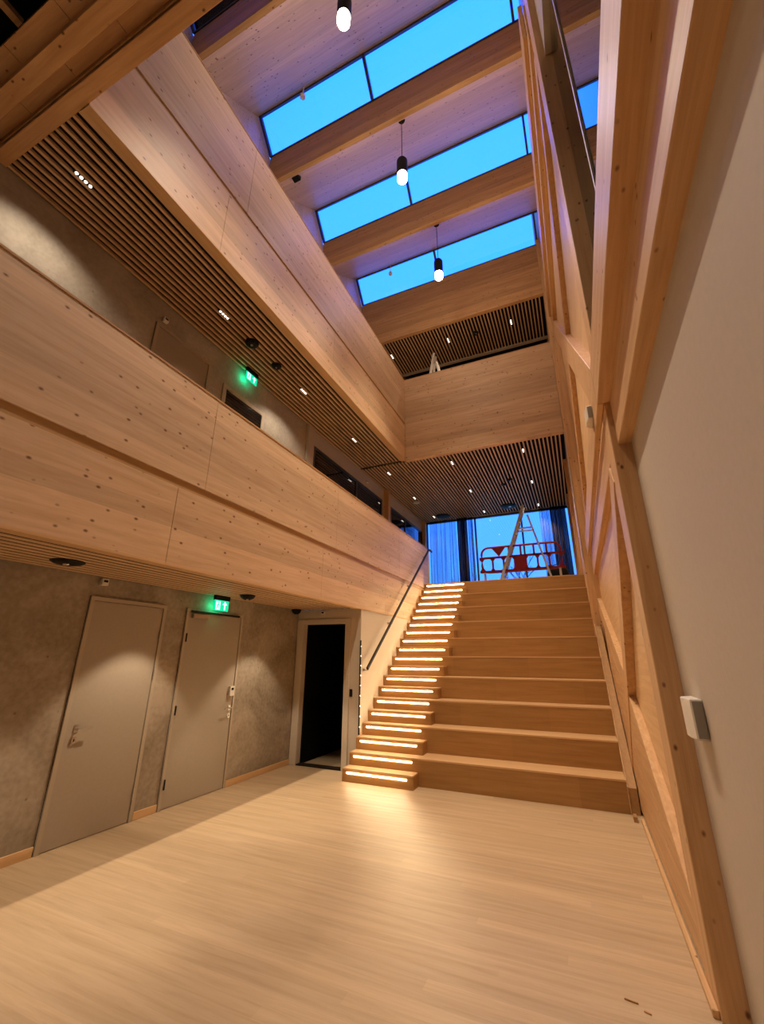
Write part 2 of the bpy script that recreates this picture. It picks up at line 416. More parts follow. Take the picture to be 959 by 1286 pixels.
# ------------------------------------------------------------------ slatted ceilings
def slats(name, x0, x1, y0, y1, z, dx=0.0815, w=0.029, h=0.032, ref=-3.86, label=None):
    m = MB(); k0 = math.ceil((x0 + w/2 - (ref + dx/2))/dx)
    x = ref + dx/2 + k0*dx
    while x + w/2 < x1:
        m.box(x-w/2, x+w/2, y0, y1, z, z+h); x += dx
    o = struct(m.build(name, M_SLAT))
    MB().box(x0, x1, y0, y1, z+h+0.001, z+h+0.02).build('backing', M_BLACK, o)
    return o
slats('ceiling', XW, XB-0.07, -4.0, YL-0.01, S1, dx=0.11, w=0.062, h=0.007)
slats('ceiling', XW, XB-0.04, YN, YB, S2)
slats('ceiling', XW, 0.26, YB+0.1, YE-0.02, S2)
c3 = slats('ceiling', XW, 0.26, BEAMS[4]+0.12, 9.97, S3)
struct(MB().box(XW, 0.26, 9.975, 10.06, S3-0.01, S3+0.12).build('trim_1', M_DFRAME))

# ------------------------------------------------------------------ balconies
seams_up, seams_lo = (0.3, 2.85, 5.45, 8.05), (-0.1, 2.55, 5.10, 7.35)
def parapet(name, label, zb, zl, zt, g, y0, y1):
    """boards in two lifts with a recessed strip of height g between them"""
    t = thing(name, label, 'balcony parapet', (XB, (y0+y1)/2, zb))
    for lo, hi, nm, mt, xf in ((zl, zt, 'upper_board', M_CLT_Y, XB), (zb, zl-g, 'lower_board', M_CLT_Y2, XB-0.004)):
        cuts = [y0] + [c for c in (seams_up if nm == 'upper_board' else seams_lo) if y0 < c < y1] + [y1]
        for a, b in zip(cuts, cuts[1:]):
            MB().box(XB-0.06, xf, a+0.0015, b-0.0015, lo, hi).build(nm, mt, t, bevel=0.002)
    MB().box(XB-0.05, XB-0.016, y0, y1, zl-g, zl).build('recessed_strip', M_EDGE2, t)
    MB().box(XB-0.10, XB+0.006, y0, y1, zt, zt+0.02).build('capping', M_EDGE, t)
    MB().box(XB-0.10, XB+0.008, y0, y1, zb-0.02, zb).build('edge_strip', M_BASE, t)
    return t
pl = parapet('balcony_parapet', 'long pale spruce parapet of the first floor gallery above the two grey doors', S1, 3.165, 4.19, 0.085, -3.9, 9.98)
pu = parapet('balcony_parapet', 'long spruce parapet of the top gallery on the left beneath the skylights', S2, 7.0, 8.23, 0.05, YN, YB)
# seams between the boards of the lower parapet
t = thing('balcony_parapet', 'short spruce parapet facing the camera at the far end under the deep roof beam', 'balcony parapet', ((XB+0.25)/2, YB, S2))
MB().box(XB, 0.26, YB, YB+0.10, S2, 8.23).build('facing_board', M_CLT_X, t)
MB().box(XB, 0.26, YB-0.004, YB+0.12, 8.23, 8.25).build('capping', M_EDGE, t)
MB().box(XB, 0.26, YB-0.006, YB+0.10, S2-0.02, S2+0.005).build('edge_strip', M_BASE, t)
struct(MB().box(XB-0.12, XB+0.01, 9.98, 10.06, F2, 4.19).build('trim_2', M_PAINT_L))

# ------------------------------------------------------------------ unfinished floor edge overhead, near the camera
t = thing('timber_floor_edge', 'orange timber floor edge with boards and joists overhead in the top left corner', 'floor edge', (-2.0, 0.5, S2))
e = MB().box(XW, 0.36, 0.93, YN, S2, S2+0.42)
e.build('edge_beam', M_GLU_X, t, bevel=0.004)
MB().box(XW, 0.36, 0.915, 0.925, S2+0.03, S2+0.4).build('edge_strip', M_EDGE, t)
for y in (0.72,):
    MB().box(XW, 0.36, y-0.03, y+0.09, S2+0.02, S2+0.2).build('joist', M_GLU_X, t, bevel=0.003)
m = MB(); x = XW; j = 0
while x < 0.36:
    for (y0, y1, off) in ((0.81, 0.915, 0.0), (0.56, 0.69, 0.3)):
        m.box(max(XW, x+off), min(0.36, x+off+0.615), y0, y1, S2+0.10, S2+0.14)
    x += 0.62
m.build('deck_board', M_GLU_X, t)
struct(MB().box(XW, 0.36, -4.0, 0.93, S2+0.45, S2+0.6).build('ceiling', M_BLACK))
tag(MB().bar((-3.39, 0.572, S2+0.29), (-3.39, 0.1, S2+0.29), 0.06, 0.05).build('timber_offcut', M_GLU_X), 'short timber batten end in the dark void at the top left corner', 'batten')

# ------------------------------------------------------------------ stair and seating tiers
YS, T, R_, XS, XL, XR = 5.861, 0.199, 0.163, -2.163, -3.197, 0.277
st = thing('staircase', 'wide oak stair climbing to the upper floor, lit steps at left and deep seating tiers', 'staircase', ((XL+XR)/2, YS, 0))
for k in range(1, 21):
    y0 = YS + (k-1)*T; z1 = k*R_; z0 = 0 if k == 1 else (k-1)*R_ - (0.02 if k % 2 == 0 else 0)
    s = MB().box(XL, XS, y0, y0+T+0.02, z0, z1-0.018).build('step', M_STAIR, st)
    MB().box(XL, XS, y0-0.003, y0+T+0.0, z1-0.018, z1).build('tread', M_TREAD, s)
    MB().box(XL+0.07, XS-0.09, y0-0.006, y0+0.004, z1-0.062, z1-0.046).build('light_strip', M_LED, s)
for j in range(1, 11):
    y0 = YS + (2*j-1)*T; z1 = 2*j*R_; z0 = max(0, (2*j-2)*R_ - 0.03)
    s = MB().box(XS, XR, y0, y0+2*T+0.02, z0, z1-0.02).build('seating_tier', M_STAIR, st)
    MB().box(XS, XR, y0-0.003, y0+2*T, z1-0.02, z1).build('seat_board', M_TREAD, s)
# sloping side board along the truss
sl = R_/T
def pitch(y, up_): return (y, (y-YS)*sl + up_)
stg = tag(MB().prism_x([(YS+T-0.02, 0.0), (YS+T+0.25, 0.0), pitch(YB-0.13, -0.3), pitch(YB-0.13, 0.12), pitch(YS+T-0.02, 0.12)], XR+0.001, XR+0.010).build('stair_stringer', M_BASE),
    'sloping side board where the seating tiers meet the right timber wall', 'stringer')
MB().prism_x([(YS+T, 0.0), (YS+T+0.25, 0.0), pitch(YB-0.13, -0.3), pitch(YB-0.13, 0.09), pitch(YS+T, 0.09)], XR+0.010, 0.374).build('filler_board', M_EDGE, stg)
# light from the steps
for k in (2, 5, 8, 11, 14, 17, 20):
    pass

# handrail
hr = thing('handrail', 'dark steel handrail climbing the wall left of the lit steps', 'handrail', (-3.12, 6.45, 1.4))
xr_ = -3.11
MB().bar((xr_, 6.42, 1.43), (xr_, 9.80, 4.13), 0.03, 0.045, (0, -0.6, 0.8)).bar((xr_, 9.80, 4.13), (xr_+0.0, 10.05, 4.13), 0.03, 0.045).build('rail', M_DARKMET, hr, bevel=0.004)
for yy in (6.47, 7.46, 8.52, 9.6):
    zz = 1.43 + (yy-6.42)*(2.70/3.38) - 0.02
    MB().tube([(XB+0.0, yy, zz-0.04), (xr_, yy, zz-0.04), (xr_, yy, zz)], 0.008, 8).lathe((XB+0.008, yy, zz-0.055), [(0.02, 0), (0.02, 0.03)], 12).build('bracket', M_STEEL, hr)

# ------------------------------------------------------------------ doors in the concrete wall
def door(n, y0, y1, z0, z1, hinge, frame_w=0.045, leafmat=None, framemat=None):
    leafmat = leafmat or M_DOOR; framemat = framemat or M_DFRAME
    o = struct(MB().box(XW-0.0, XW+0.012, y0+frame_w, y1-frame_w, z0+0.008, z1-frame_w).build('door_%d' % n, leafmat))
    MB().box(XW-0.0, XW+0.022, y0, y0+frame_w-0.005, z0, z1).box(XW, XW+0.022, y1-frame_w+0.005, y1, z0, z1).box(XW, XW+0.022, y0+frame_w-0.005, y1-frame_w+0.005, z1-frame_w+0.005, z1).build('frame', framemat, o)
    m = MB().box(XW, XW+0.002, y0-0.004, y0, z0, z1+0.004).box(XW, XW+0.002, y1, y1+0.004, z0, z1+0.004).box(XW, XW+0.002, y0, y1, z1, z1+0.004)
    m.build('shadow_gap', M_BLK, o)
    hy = y1-frame_w+0.003 if hinge == 'R' else y0+frame_w-0.003
    for hz in (z0+0.25, z0+1.0 if n < 3 else z0+1.1, z1-0.35):
        if n == 1 and hz == z0+1.0: hz = z1-0.75
        MB().tube([(XW+0.028, hy, hz-0.05), (XW+0.028, hy, hz+0.05)], 0.008, 8).build('hinge', M_STEEL if hinge == 'R' else M_BLK, o)
    return o
def lever(o, y, z, dirn, tagpaper=False):
    m = MB().box(XW+0.012, XW+0.02, y-0.02, y+0.02, z-0.03, z+0.03)
    m.tube([(XW+0.015, y, z), (XW+0.06, y, z), (XW+0.065, y+0.015*dirn, z), (XW+0.065, y+0.13*dirn, z)], 0.009, 8)
    m.box(XW+0.012, XW+0.018, y-0.018, y+0.018, z-0.12, z-0.07)
    h = m.build('door_handle', M_STEEL, o)
    MB().box(XW+0.018, XW+0.0195, y-0.005, y+0.005, z-0.11, z-0.085).build('keyhole', M_BLK, h)
d1 = door(1, 2.74, 3.64, 0.0, 2.17, 'R'); lever(d1, 2.87, 0.95, 1)
d2 = door(2, 3.94, 4.95, 0.0, 2.17, 'L', 0.04); lever(d2, 4.87, 0.95, -1)
m = MB().box(XW+0.012, XW+0.05, 4.82, 4.90, 1.10, 1.22); m.build('paper_tag', M_WHITE, d2)  # boxy stand-in for a crumpled paper tag
MB().box(XW+0.05, XW+0.054, 4.84, 4.88, 1.17, 1.20).build('paper_tag_mark', M_BLK, d2)
MB().box(XW+0.012, XW+0.055, 4.02, 4.28, 2.06, 2.11).build('door_closer', M_STEEL, d2)
MB().box(XW+0.022, XW+0.04, 4.0, 4.86, 2.125, 2.15).build('closer_rail', M_DARKMET, d2)
d3 = door(3, 2.78, 3.70, F2, 5.66, 'R')
d4 = door(4, 3.98, 4.93, F2, 5.52, 'L', 0.07, M_DGLASS, M_PAINT)
for a, b in ((-3.9, 2.73), (3.65, 3.93), (4.96, YL)):
    struct(MB().box(XW, XW+0.016, a, b, 0.0, 0.075).build('baseboard_left', M_BASE, bevel=0.003))
# lift doorway surround
lf = struct(MB().box(-4.41, -4.29, YL-0.025, YL, 0, 2.21).box(-3.48, -3.385, YL-0.025, YL, 0, 2.21).box(-4.29, -3.48, YL-0.025, YL, 2.13, 2.21)
       .build('door_5', M_PAINT_L, bevel=0.004))
MB().box(-4.29, -3.48, YL-0.01, YL+0.12, 0.0, 0.018).build('threshold', M_DARKMET, lf)
tag(MB().box(-3.375, -3.325, YL-0.012, YL, 1.02, 1.13).build('call_button_plate', M_BLK, bevel=0.003), 'small black call button plate on the pale wall right of the dark lift doorway', 'button')
tp = thing('light_profile', 'thin dark upright profile with tiny lights at the wall corner beside the lowest steps', 'light strip', (XB+0.012, YL-0.004, 0.5))
MB().box(XB-0.004, XB+0.014, YL-0.02, YL+0.0, 0.50, 1.86).build('channel', M_BLK, tp)
for k in range(9):
    MB().box(XB+0.014, XB+0.018, YL-0.016, YL-0.006, 0.60+k*0.145, 0.615+k*0.145).build('diode', M_DOWN, tp)

# middle storey windows in the painted wall, wood posts
def strip_window(n, y0, y1, divs):
    o = struct(MB().box(XW, XW+0.01, y0, y1, 4.0, 5.62).build('window_%d' % n, M_DGLASS))
    m = MB().box(XW, XW+0.03, y0, y1, 5.60, 5.66)
    for yy in divs: m.box(XW, XW+0.03, yy-0.03, yy+0.03, 4.0, 5.62)
    m.build('frame', M_FRAME, o)
strip_window(5, 6.45, 9.85, (6.48, 8.35, 9.82))
strip_window(6, 10.45, 13.25, (10.48, 11.6, 13.22))
struct(MB().box(XW, XW+0.05, 6.20, 6.42, F2, S2).build('trim_3', M_PAINT))
for y, lb in ((10.02, 'brown timber post between the two dark gallery windows on the left'), (13.2, 'slim brown timber post at the far left corner of the end window')):
    tag(MB().box(XW+0.0, XW+0.14, y, y+0.16, F2, S2).build('timber_post', M_GLU_Z, bevel=0.004), lb, 'post')

# ------------------------------------------------------------------ right timber wall
XF, XP = 0.385, 0.452
def member(name, label, cat, pts, x0, x1, mat):
    return tag(MB().prism_x(pts, x0, x1).build(name, mat, bevel=0.004), label, cat)
def brace(p, q, w, label, x0=XF, x1=XP, name='diagonal_brace', mat=None):
    p, q = Vector((0, *p)), Vector((0, *q)); d = (q-p).normalized(); n = Vector((0, -d.z, d.y))*w/2
    pts = [(p-n), (q-n), (q+n), (p+n)]
    return member(name, label, 'brace', [(a.y, a.z) for a in pts], x0, x1, mat or M_GLU_Z)
member('timber_post', 'tall glulam post on the right standing where the beige wall ends', 'post', [(3.05, 0), (3.33, 0), (3.33, 12.0), (3.05, 12.0)], 0.383, 0.53, M_GLU_Z)
member('timber_post', 'glulam post at the right end of the far balcony', 'post', [(YB-0.12, 0.0), (YB+0.10, 0.0), (YB+0.10, 11.2), (YB-0.12, 11.2)], 0.265, 0.45, M_GLU_Z)
member('timber_beam', 'lower horizontal glulam on the right wall, resting on the near post above the beige wall', 'beam', [(-3.9, 3.0), (3.05, 3.0), (3.05, 3.34), (-3.9, 3.34)], 0.42, 0.52, M_GLU_Y)
member('timber_beam', 'upper horizontal glulam on the right wall overhanging the one beneath, at the near side', 'beam', [(-3.9, 3.34), (3.045, 3.34), (3.045, 3.67), (-3.9, 3.67)], 0.337, 0.50, M_GLU_Y)
member('timber_beam', 'upper overhanging horizontal glulam running on from the near post to the landing', 'beam', [(3.05, 3.34), (8.3, 3.34), (8.3, 3.67), (3.05, 3.67)], 0.337, 0.382, M_GLU_Y)
member('timber_beam', 'horizontal glulam rail behind the seating tiers, ending at the stair landing', 'beam', [(3.335, 3.0), (8.3, 3.0), (8.3, 3.335), (3.335, 3.335)], 0.387, 0.45, M_GLU_Y)
member('timber_beam', 'high horizontal glulam on the right wall just under the skylights', 'beam', [(3.45, 8.8), (8.36, 8.8), (8.36, 9.5), (3.45, 9.5)], 0.31, 0.36, M_GLU_Y)
member('timber_beam', 'high horizontal glulam tucked behind the one under the skylights', 'beam', [(3.34, 8.5), (8.36, 8.5), (8.36, 9.2), (3.34, 9.2)], 0.362, 0.45, M_GLU_Y)
brace((3.34, 3.62), (8.3, 8.40), 0.34, 'long diagonal timber rising away from the near post towards the far balcony', 0.362)
brace((3.34, 8.15), (8.3, 3.75), 0.26, 'steep diagonal timber crossing beneath the skylights on the right wall', 0.385, XP)
brace((3.34, 2.90), (6.75, 0.14), 0.22, 'diagonal timber dropping from the near post to the foot of the seating tiers', 0.376)
brace((9.0, 2.70), (5.3, 1.30), 0.26, 'diagonal timber running down beside the seating tiers from the landing')
member('diagonal_brace', 'low broad diagonal timber meeting the foot of the near post', 'brace', [(3.335, 0.05), (3.335, 0.36), (5.45, 1.37), (6.0, 1.42), (7.6, 2.0), (7.6, 0.05)], 0.3845, XP, M_GLU_Y)
member('timber_beam', 'thin floor level timber trim between the near post and the seating tiers', 'beam', [(3.07, 0), (5.85, 0), (5.85, 0.035), (3.07, 0.035)], 0.352, 0.382, M_GLU_Y)
tag(MB().box(0.285, 0.32, 5.80, 5.92, 0.0, 0.05).build('corner_block', M_EDGE), 'small dark wooden block on the floor at the right foot of the tiers', 'block')
tag(MB().box(0.255, 0.265, YB-0.135, YB-0.11, F2+0.05, 5.95).build('corner_profile', M_ALU), 'slim silver corner profile on the post at the right side of the stair landing', 'profile')
tag(MB().box(0.20, 0.27, 9.9, 10.05, F2, S2).build('timber_post', M_GLU_Z, bevel=0.004), 'brown timber post on the right of the landing, before the end window', 'post')
tag(MB().box(0.18, 0.27, 12.3, 12.45, F2, S2).build('timber_post', M_GLU_Z, bevel=0.004), 'brown timber post touching the right edge of the end window', 'post')
# glazing above the near beams
g = struct(MB().box(0.512, 0.518, -3.9, 3.05, 3.67, 7.48).build('window_7', M_RGLASS))
MB().box(0.500, 0.511, 2.44, 2.47, 3.67, 7.48).build('joint', M_WHITE, g)

# wall mounted devices on the right
sp_ = thing('wall_speaker', 'white and grey wedge shaped unit on the beige wall beside the near post', 'wall unit', (0.5, 2.72, 1.25))
MB().prism_z([(0.5, 2.63), (0.45, 2.63), (0.435, 2.70), (0.435, 2.78), (0.5, 2.86)], 1.24, 1.42).build('cover', M_WHITE, sp_, bevel=0.005)
MB().box(0.455, 0.495, 2.622, 2.632, 1.25, 1.41).build('side_grille', M_GREY, sp_)
sp2 = thing('wall_speaker', 'small white and grey unit high on the overhanging timber beam of the right wall', 'wall unit', (0.33, 3.5, 3.5))
MB().prism_z([(0.337, 3.42), (0.30, 3.42), (0.285, 3.48), (0.285, 3.56), (0.337, 3.62)], 3.44, 3.56).build('cover', M_WHITE, sp2, bevel=0.004)
MB().box(0.302, 0.333, 3.413, 3.422, 3.45, 3.55).build('side_grille', M_GREY, sp2)

# ------------------------------------------------------------------ end window, curtains
w8 = MB().box(-4.33, -4.27, YE, YE+0.08, F2, S2).box(0.19, 0.27, YE, YE+0.08, F2, S2).box(-4.3, 0.2, YE, YE+0.08, S2-0.05, S2).box(-4.3, 0.2, YE, YE+0.08, F2, F2+0.06)
for xx in (-2.64, -1.18): w8.box(xx-0.025, xx+0.025, YE, YE+0.08, F2, S2)
f8 = struct(w8.build('window_8', M_FRAME))
MB().box(-4.3, 0.2, YE+0.03, YE+0.036, F2, S2).build('pane', M_GLASS, f8)
def curtain(x0, x1, amp, waves, mat, label):
    m = MB(); n = int(waves*10); pts = []
    for i in range(n+1):
        u = i/n; pts.append((x0 + (x1-x0)*u + 0.01*math.sin(u*61), YE-0.16 + amp*math.sin(u*waves*2*math.pi + 0.6*math.sin(u*23))))
    th = 0.004
    a = [m.bm.verts.new((p[0], p[1], F2+0.03)) for p in pts]; b = [m.bm.verts.new((p[0], p[1]*0.999+0.013, S2-0.03)) for p in pts]
    for i in range(n): m.bm.faces.new((a[i], a[i+1], b[i+1], b[i]))
    o = m.build('curtain', mat, smooth=True)
    so = o.modifiers.new('cloth', 'SOLIDIFY'); so.thickness = th
    return tag(o, label, 'curtain')
curtain(-4.15, -3.22, 0.03, 9, M_SHEER, 'sheer pale curtain stretched across the left part of the end window')
curtain(-3.2, -2.85, 0.06, 8, M_BUNCH, 'dark bunched curtain folds just left of the open end window')
curtain(-2.84, -2.68, 0.02, 2, M_SHEER, 'narrow sheer strip between the dark folds and the first mullion of the end window')
curtain(-0.62, -0.32, 0.03, 4, M_SHEER, 'sheer edge of the curtain right of the red barrier')
curtain(-0.32, 0.13, 0.06, 9, M_BUNCH, 'dark bunched curtain at the right edge of the end window')

# ------------------------------------------------------------------ barrier, ladders, bag on the landing
br = thing('pedestrian_barrier', 'red plastic safety barrier standing at the top of the stair', 'barrier', (-1.07, 11.0, F2))
YBR = 11.0
def loop_panel(x0, x1, z0, z1, r, n=6):
    pts = []
    for cx, cz, a0 in ((x1-r, z1-r, 0), (x0+r, z1-r, 90), (x0+r, z0+r, 180), (x1-r, z0+r, 270)):
        for k in range(n+1):
            a = math.radians(a0 + 90*k/n); pts.append((cx + r*math.cos(a), YBR, cz + r*math.sin(a)))
    return pts
bx0, bx1, bz0, bz1 = -2.05, -0.13, F2+0.42, F2+1.07
m = MB(); 
top = [p for p in loop_panel(bx0, bx1, bz0, bz1, 0.18)]
m.tube(top, 0.028, 8, closed=True)
zmid = F2+0.80
m.bar((bx0-0.06, YBR, zmid), (bx1+0.08, YBR, zmid), 0.03, 0.055)
m.bar((bx0-0.06, YBR, bz0+0.02), (bx1+0.08, YBR, bz0+0.02), 0.03, 0.06)
nb = 7; wcell = (bx1-bx0)/nb
for k in range(1, nb):
    x = bx0 + k*wcell
    if k in (3, 4):
        pass
    m.bar((x, YBR, bz0), (x, YBR, zmid), 0.045, 0.03, (0, 1, 0))
for k in (2.55, 3.6, 4.75, 5.85):
    x = bx0 + k*wcell
    m.bar((x, YBR, zmid), (x, YBR, bz1), 0.045, 0.03, (0, 1, 0))
# rounded corners of the cells
for k in range(nb+1):
    for zc, s_ in ((bz0+0.03, 1), (zmid-0.02, -1)):
        x = bx0 + k*wcell
        m.prism_y([(x-0.07, zc), (x+0.07, zc), (x+0.018, zc+0.075*s_), (x-0.018, zc+0.075*s_)] if s_ > 0 else [(x-0.07, zc), (x-0.018, zc-0.075), (x+0.018, zc-0.075), (x+0.07, zc)], YBR-0.012, YBR+0.012)
m.build('frame', M_RED, br)
MB().box(bx0+3*wcell, bx0+4*wcell, YBR-0.014, YBR+0.014, bz0, zmid).build('solid_panel', M_RED, br)
MB().prism_y([(bx0+0.26, bz1-0.01), (bx0+0.62, bz1-0.01), (bx0+0.44, zmid+0.02)], YBR-0.014, YBR+0.014).build('triangle_plate', M_RED, br)
for x in (bx0+0.06, bx1-0.06):
    MB().bar((x, YBR, F2+0.03), (x, YBR, bz0), 0.05, 0.04, (0, 1, 0)).box(x-0.03, x+0.03, YBR-0.22, YBR+0.22, F2, F2+0.04).build('foot', M_ALU, br)

def ladder(name, label, cx, cy, base, h, spread, mat, wtop=0.22, wbot=0.40, axis='X'):
    t = thing(name, label, 'ladder', (cx, cy, base))
    def P(a, b, z): return (cx+a, cy+b, base+z) if axis == 'X' else (cx+b, cy+a, base+z)
    front = -spread[0]; back = spread[1]
    z0 = 0.0
    for (lean, nm, sgn, hh) in ((front, 'climbing_frame', -1, h), (back, 'support_frame', 1, h-0.28)):
        m = MB(); s0 = lean*(-1 if False else 1)
        tops = lean*0.02 if hh == h else lean*(1-hh/h)*0.9
        for side in (-1, 1):
            m.bar(P(lean, side*wbot/2, 0), P(tops, side*wtop/2, hh), 0.06 if nm == 'climbing_frame' else 0.045, 0.03, (0, 1, 0) if axis == 'X' else (1, 0, 0))
        if nm == 'climbing_frame':
            nr = 7
            for k in range(1, nr+1):
                u = k/(nr+0.6); xx = lean + (tops-lean)*u; ww = wbot + (wtop-wbot)*u
                m.bar(P(xx, -ww/2, hh*u), P(xx, ww/2, hh*u), 0.08, 0.025)
        else:
            for u in (0.15, 0.75):
                xx = lean + (tops-lean)*u; ww = wbot + (wtop-wbot)*u
                m.bar(P(xx, -ww/2, hh*u), P(xx, ww/2, hh*u), 0.03, 0.03)
        m.build(nm, mat, t)
    for side in (-0.14, 0.14): MB().bar(P(front*0.32, side, h*0.70), P(back*0.32, side, h*0.70), 0.06, 0.03).build('spreader', mat, t)
    return t
ladder('step_ladder', 'aluminium A frame step ladder straddling the red barrier on the landing', -0.86, 11.0, F2, 2.10, (0.78, 0.50), M_ALU)
lt = ladder('step_ladder', 'small pale step ladder on the top floor, tip showing above the far balcony', -2.57, 9.2, F3, 2.45, (0.42, 0.42), M_WHITE, wtop=0.15, wbot=0.4)
bgm = MB()
prof = [(0.20, 0.0), (0.25, 0.06), (0.25, 0.36), (0.22, 0.46), (0.16, 0.50)]
bgm.lathe((-0.26, 11.35, F2), prof, 18)
for v in bgm.bm.verts: v.co.y = 11.35 + (v.co.y-11.35)*0.7
bag = bgm.build('tool_bag', M_BLK, smooth=True)
MB().tube([(-0.40, 11.35, F2+0.46), (-0.36, 11.35, F2+0.55), (-0.26, 11.35, F2+0.58), (-0.16, 11.35, F2+0.55), (-0.12, 11.35, F2+0.46)], 0.012, 8).build('carry_strap', M_BLK, bag)
tag(bag, 'black tool bag on the landing behind the right end of the red barrier', 'bag')

# ------------------------------------------------------------------ bare trees outside the end window
M_BARK = plain('frosty_bark', (0.16, 0.15, 0.19), 0.9)
def bare_tree(x, y, h, label, seed):
    rnd = random.Random(seed); m = MB()
    def grow(p, d, L, r, lv):
        q = p + d*L
        m.tube([p, (p+q)/2 + Vector((rnd.uniform(-1, 1), rnd.uniform(-1, 1), 0))*L*0.04, q], [r, r*0.85, r*0.7], 5, cap=False)
        if lv == 0: return
        for k in range(3 if lv > 1 else 4):
            nd = (d + Vector((rnd.uniform(-1, 1), rnd.uniform(-1, 1), rnd.uniform(-0.1, 0.7)))*0.75).normalized()
            grow(q if k else p + d*L*0.7, nd, L*rnd.uniform(0.55, 0.75), r*0.6, lv-1)
    grow(Vector((x, y, 0)), Vector((0, 0, 1)), h*0.42, 0.11, 4)
    return tag(m.build('bare_tree', M_BARK, at=(x, y, 0)), label, 'tree')
bare_tree(-3.1, 26.0, 7.2, 'bare frosty tree outside, seen through the middle cells of the red barrier', 3)
bare_tree(-5.9, 27.0, 6.2, 'bare frosty tree outside, seen through the left cells of the red barrier', 8)

# ------------------------------------------------------------------ lights
def pend(loc_y, label):
    x, y, zc = -1.65, loc_y + 0.10, ROOF_B + 0.02
    t = thing('pendant_lamp', label, 'lamp', (x, y, 8.86), 'cylinder pendants in the tall hall')
    MB().lathe((x, y, zc), [(0.06, 0), (0.06, 0.05)], 20).build('canopy', M_BLK, t)
    MB().tube([(x, y, 9.33), (x, y, zc)], 0.006, 6).build('cord', M_BLK, t)
    MB().lathe((x, y, 8.98), [(0.085, 0.0), (0.088, 0.03), (0.088, 0.31), (0.07, 0.345), (0.02, 0.35)], 24).build('shade', M_BLK, t)
    MB().lathe((x, y, 8.86), [(0.05, 0.0), (0.078, 0.01), (0.08, 0.12), (0.06, 0.121)], 24).build('glowing_diffuser', M_LAMP, t)
    spot('pendant_light', (x, y, 8.84), K_PEND, 82, 0.75, WARM, 0.06)
    pl_ = bpy.data.lights.new('pendant_glow', 'POINT'); pl_.energy = K_GLOW; pl_.color = (1.0, 0.82, 0.66); pl_.shadow_soft_size = 0.09
    po = bpy.data.objects.new('pendant_glow', pl_); COL.objects.link(po); po.location = (x, y, 8.76)
    return t
pend(BEAMS[1], 'cylinder pendant at the top edge of the photo, only its glowing end in view')
pend(BEAMS[2], 'black cylinder pendant hanging from the second roof beam, larger of the two seen whole')
pend(BEAMS[3], 'black cylinder pendant hanging from the third roof beam, nearest the far balcony')

def downlight(loc, label, power=0, n=4, ang=85):
    t = thing('linear_downlight', label, 'downlight', loc, 'small recessed ceiling downlights')
    x, y, z = loc
    MB().box(x-0.024, x+0.024, y-0.09, y+0.09, z+0.004, z+0.04).build('housing', M_BLK, t)
    for k in range(n):
        yy = y - 0.066 + 0.044*k
        MB().lathe((x, yy, z-0.003), [(0.013, 0), (0.015, 0.007)], 10).build('light_cell', M_DOWN, t)
    if power: spot('downlight_beam', (x, y, z-0.01), power, ang, 0.6, WARM, 0.04)
    return t
G = ['nearest', 'second', 'third', 'fourth', 'fifth', 'sixth', 'farthest']
for i, y in enumerate((1.42, 3.31, 5.23, 7.15, 9.05, 10.95, 12.85)):
    downlight((-3.86, y, S2), '%s downlight of the row in the slatted ceiling over the left gallery' % G[i], K_DOWN*(1.5 if i in (0, 2) else 0.8), ang=135 if i in (0, 2) else 80)
for cx_, nm in ((-2.23, 'middle'), (-0.60, 'right')):
    for i, y in enumerate((9.08, 11.03, 12.95)):
        downlight((cx_, y, S2), '%s downlight of the %s row in the slatted ceiling over the landing' % (('nearest', 'central', 'farthest')[i], nm), K_DOWN*3)
for cx_, nm in ((-3.78, 'left'), (-2.16, 'middle'), (-0.54, 'right')):
    downlight((cx_, 9.09, S3), '%s one of three downlights in the topmost slatted ceiling above the far balcony' % nm, K_DOWN*2.2)

def dome(name, loc, label, r=0.09, h=0.06, lens=True, mat=None, cat='ceiling device'):
    t = thing(name, label, cat, (loc[0], loc[1], loc[2]-h))
    MB().lathe((loc[0], loc[1], loc[2]-h), [(r*0.35, 0), (r*0.8, h*0.35), (r, h*0.8), (r, h)], 20).build('body', mat or M_BLK, t, smooth=False)
    if lens:
        MB().lathe((loc[0]+r*0.2, loc[1]-r*0.2, loc[2]-h-0.006), [(r*0.16, 0), (r*0.2, 0.012)], 10).build('lens', M_STEEL, t)
    return t
dome('ceiling_projector', (-3.94, 2.18, S1), 'oblong black unit in the low slatted ceiling, nearest the camera', 0.13, 0.035)
dome('ceiling_projector', (-3.94, 4.46, S1), 'small black unit in the low slatted ceiling right of the green exit sign', 0.10, 0.06)
dome('dome_camera', (-4.36, 6.18, S1), 'black dome camera in the low ceiling corner beside the lift wall', 0.08, 0.08, False, cat='camera')
dome('ceiling_projector', (-3.87, 3.89, S2), 'left black unit of the pair in the gallery slats near the upper exit sign', 0.10, 0.07)
dome('ceiling_projector', (-3.86, 4.46, S2), 'right black unit of the pair in the gallery slats near the upper exit sign', 0.08, 0.06)
dome('round_speaker', (-3.55, 12.85, S2), 'round black disc in the slats just above the pale left curtain', 0.24, 0.05, False, cat='speaker')
dome('round_speaker', (-1.45, 12.7, S2), 'round black disc in the slats left of the ladder top', 0.24, 0.05, True, cat='speaker')
dome('ceiling_projector', (-1.11, 10.62, S2), 'small black fitting in the slats over the landing, right one of two', 0.07, 0.05)
dome('ceiling_projector', (-1.32, 10.9, S2), 'small black fitting in the slats over the landing, left one of two', 0.06, 0.04, False)
dome('smoke_detector', (-3.92, 11.31, S2), 'white round smoke detector in the slats above the left gallery windows', 0.10, 0.05, False, M_WHITE, 'smoke detector')
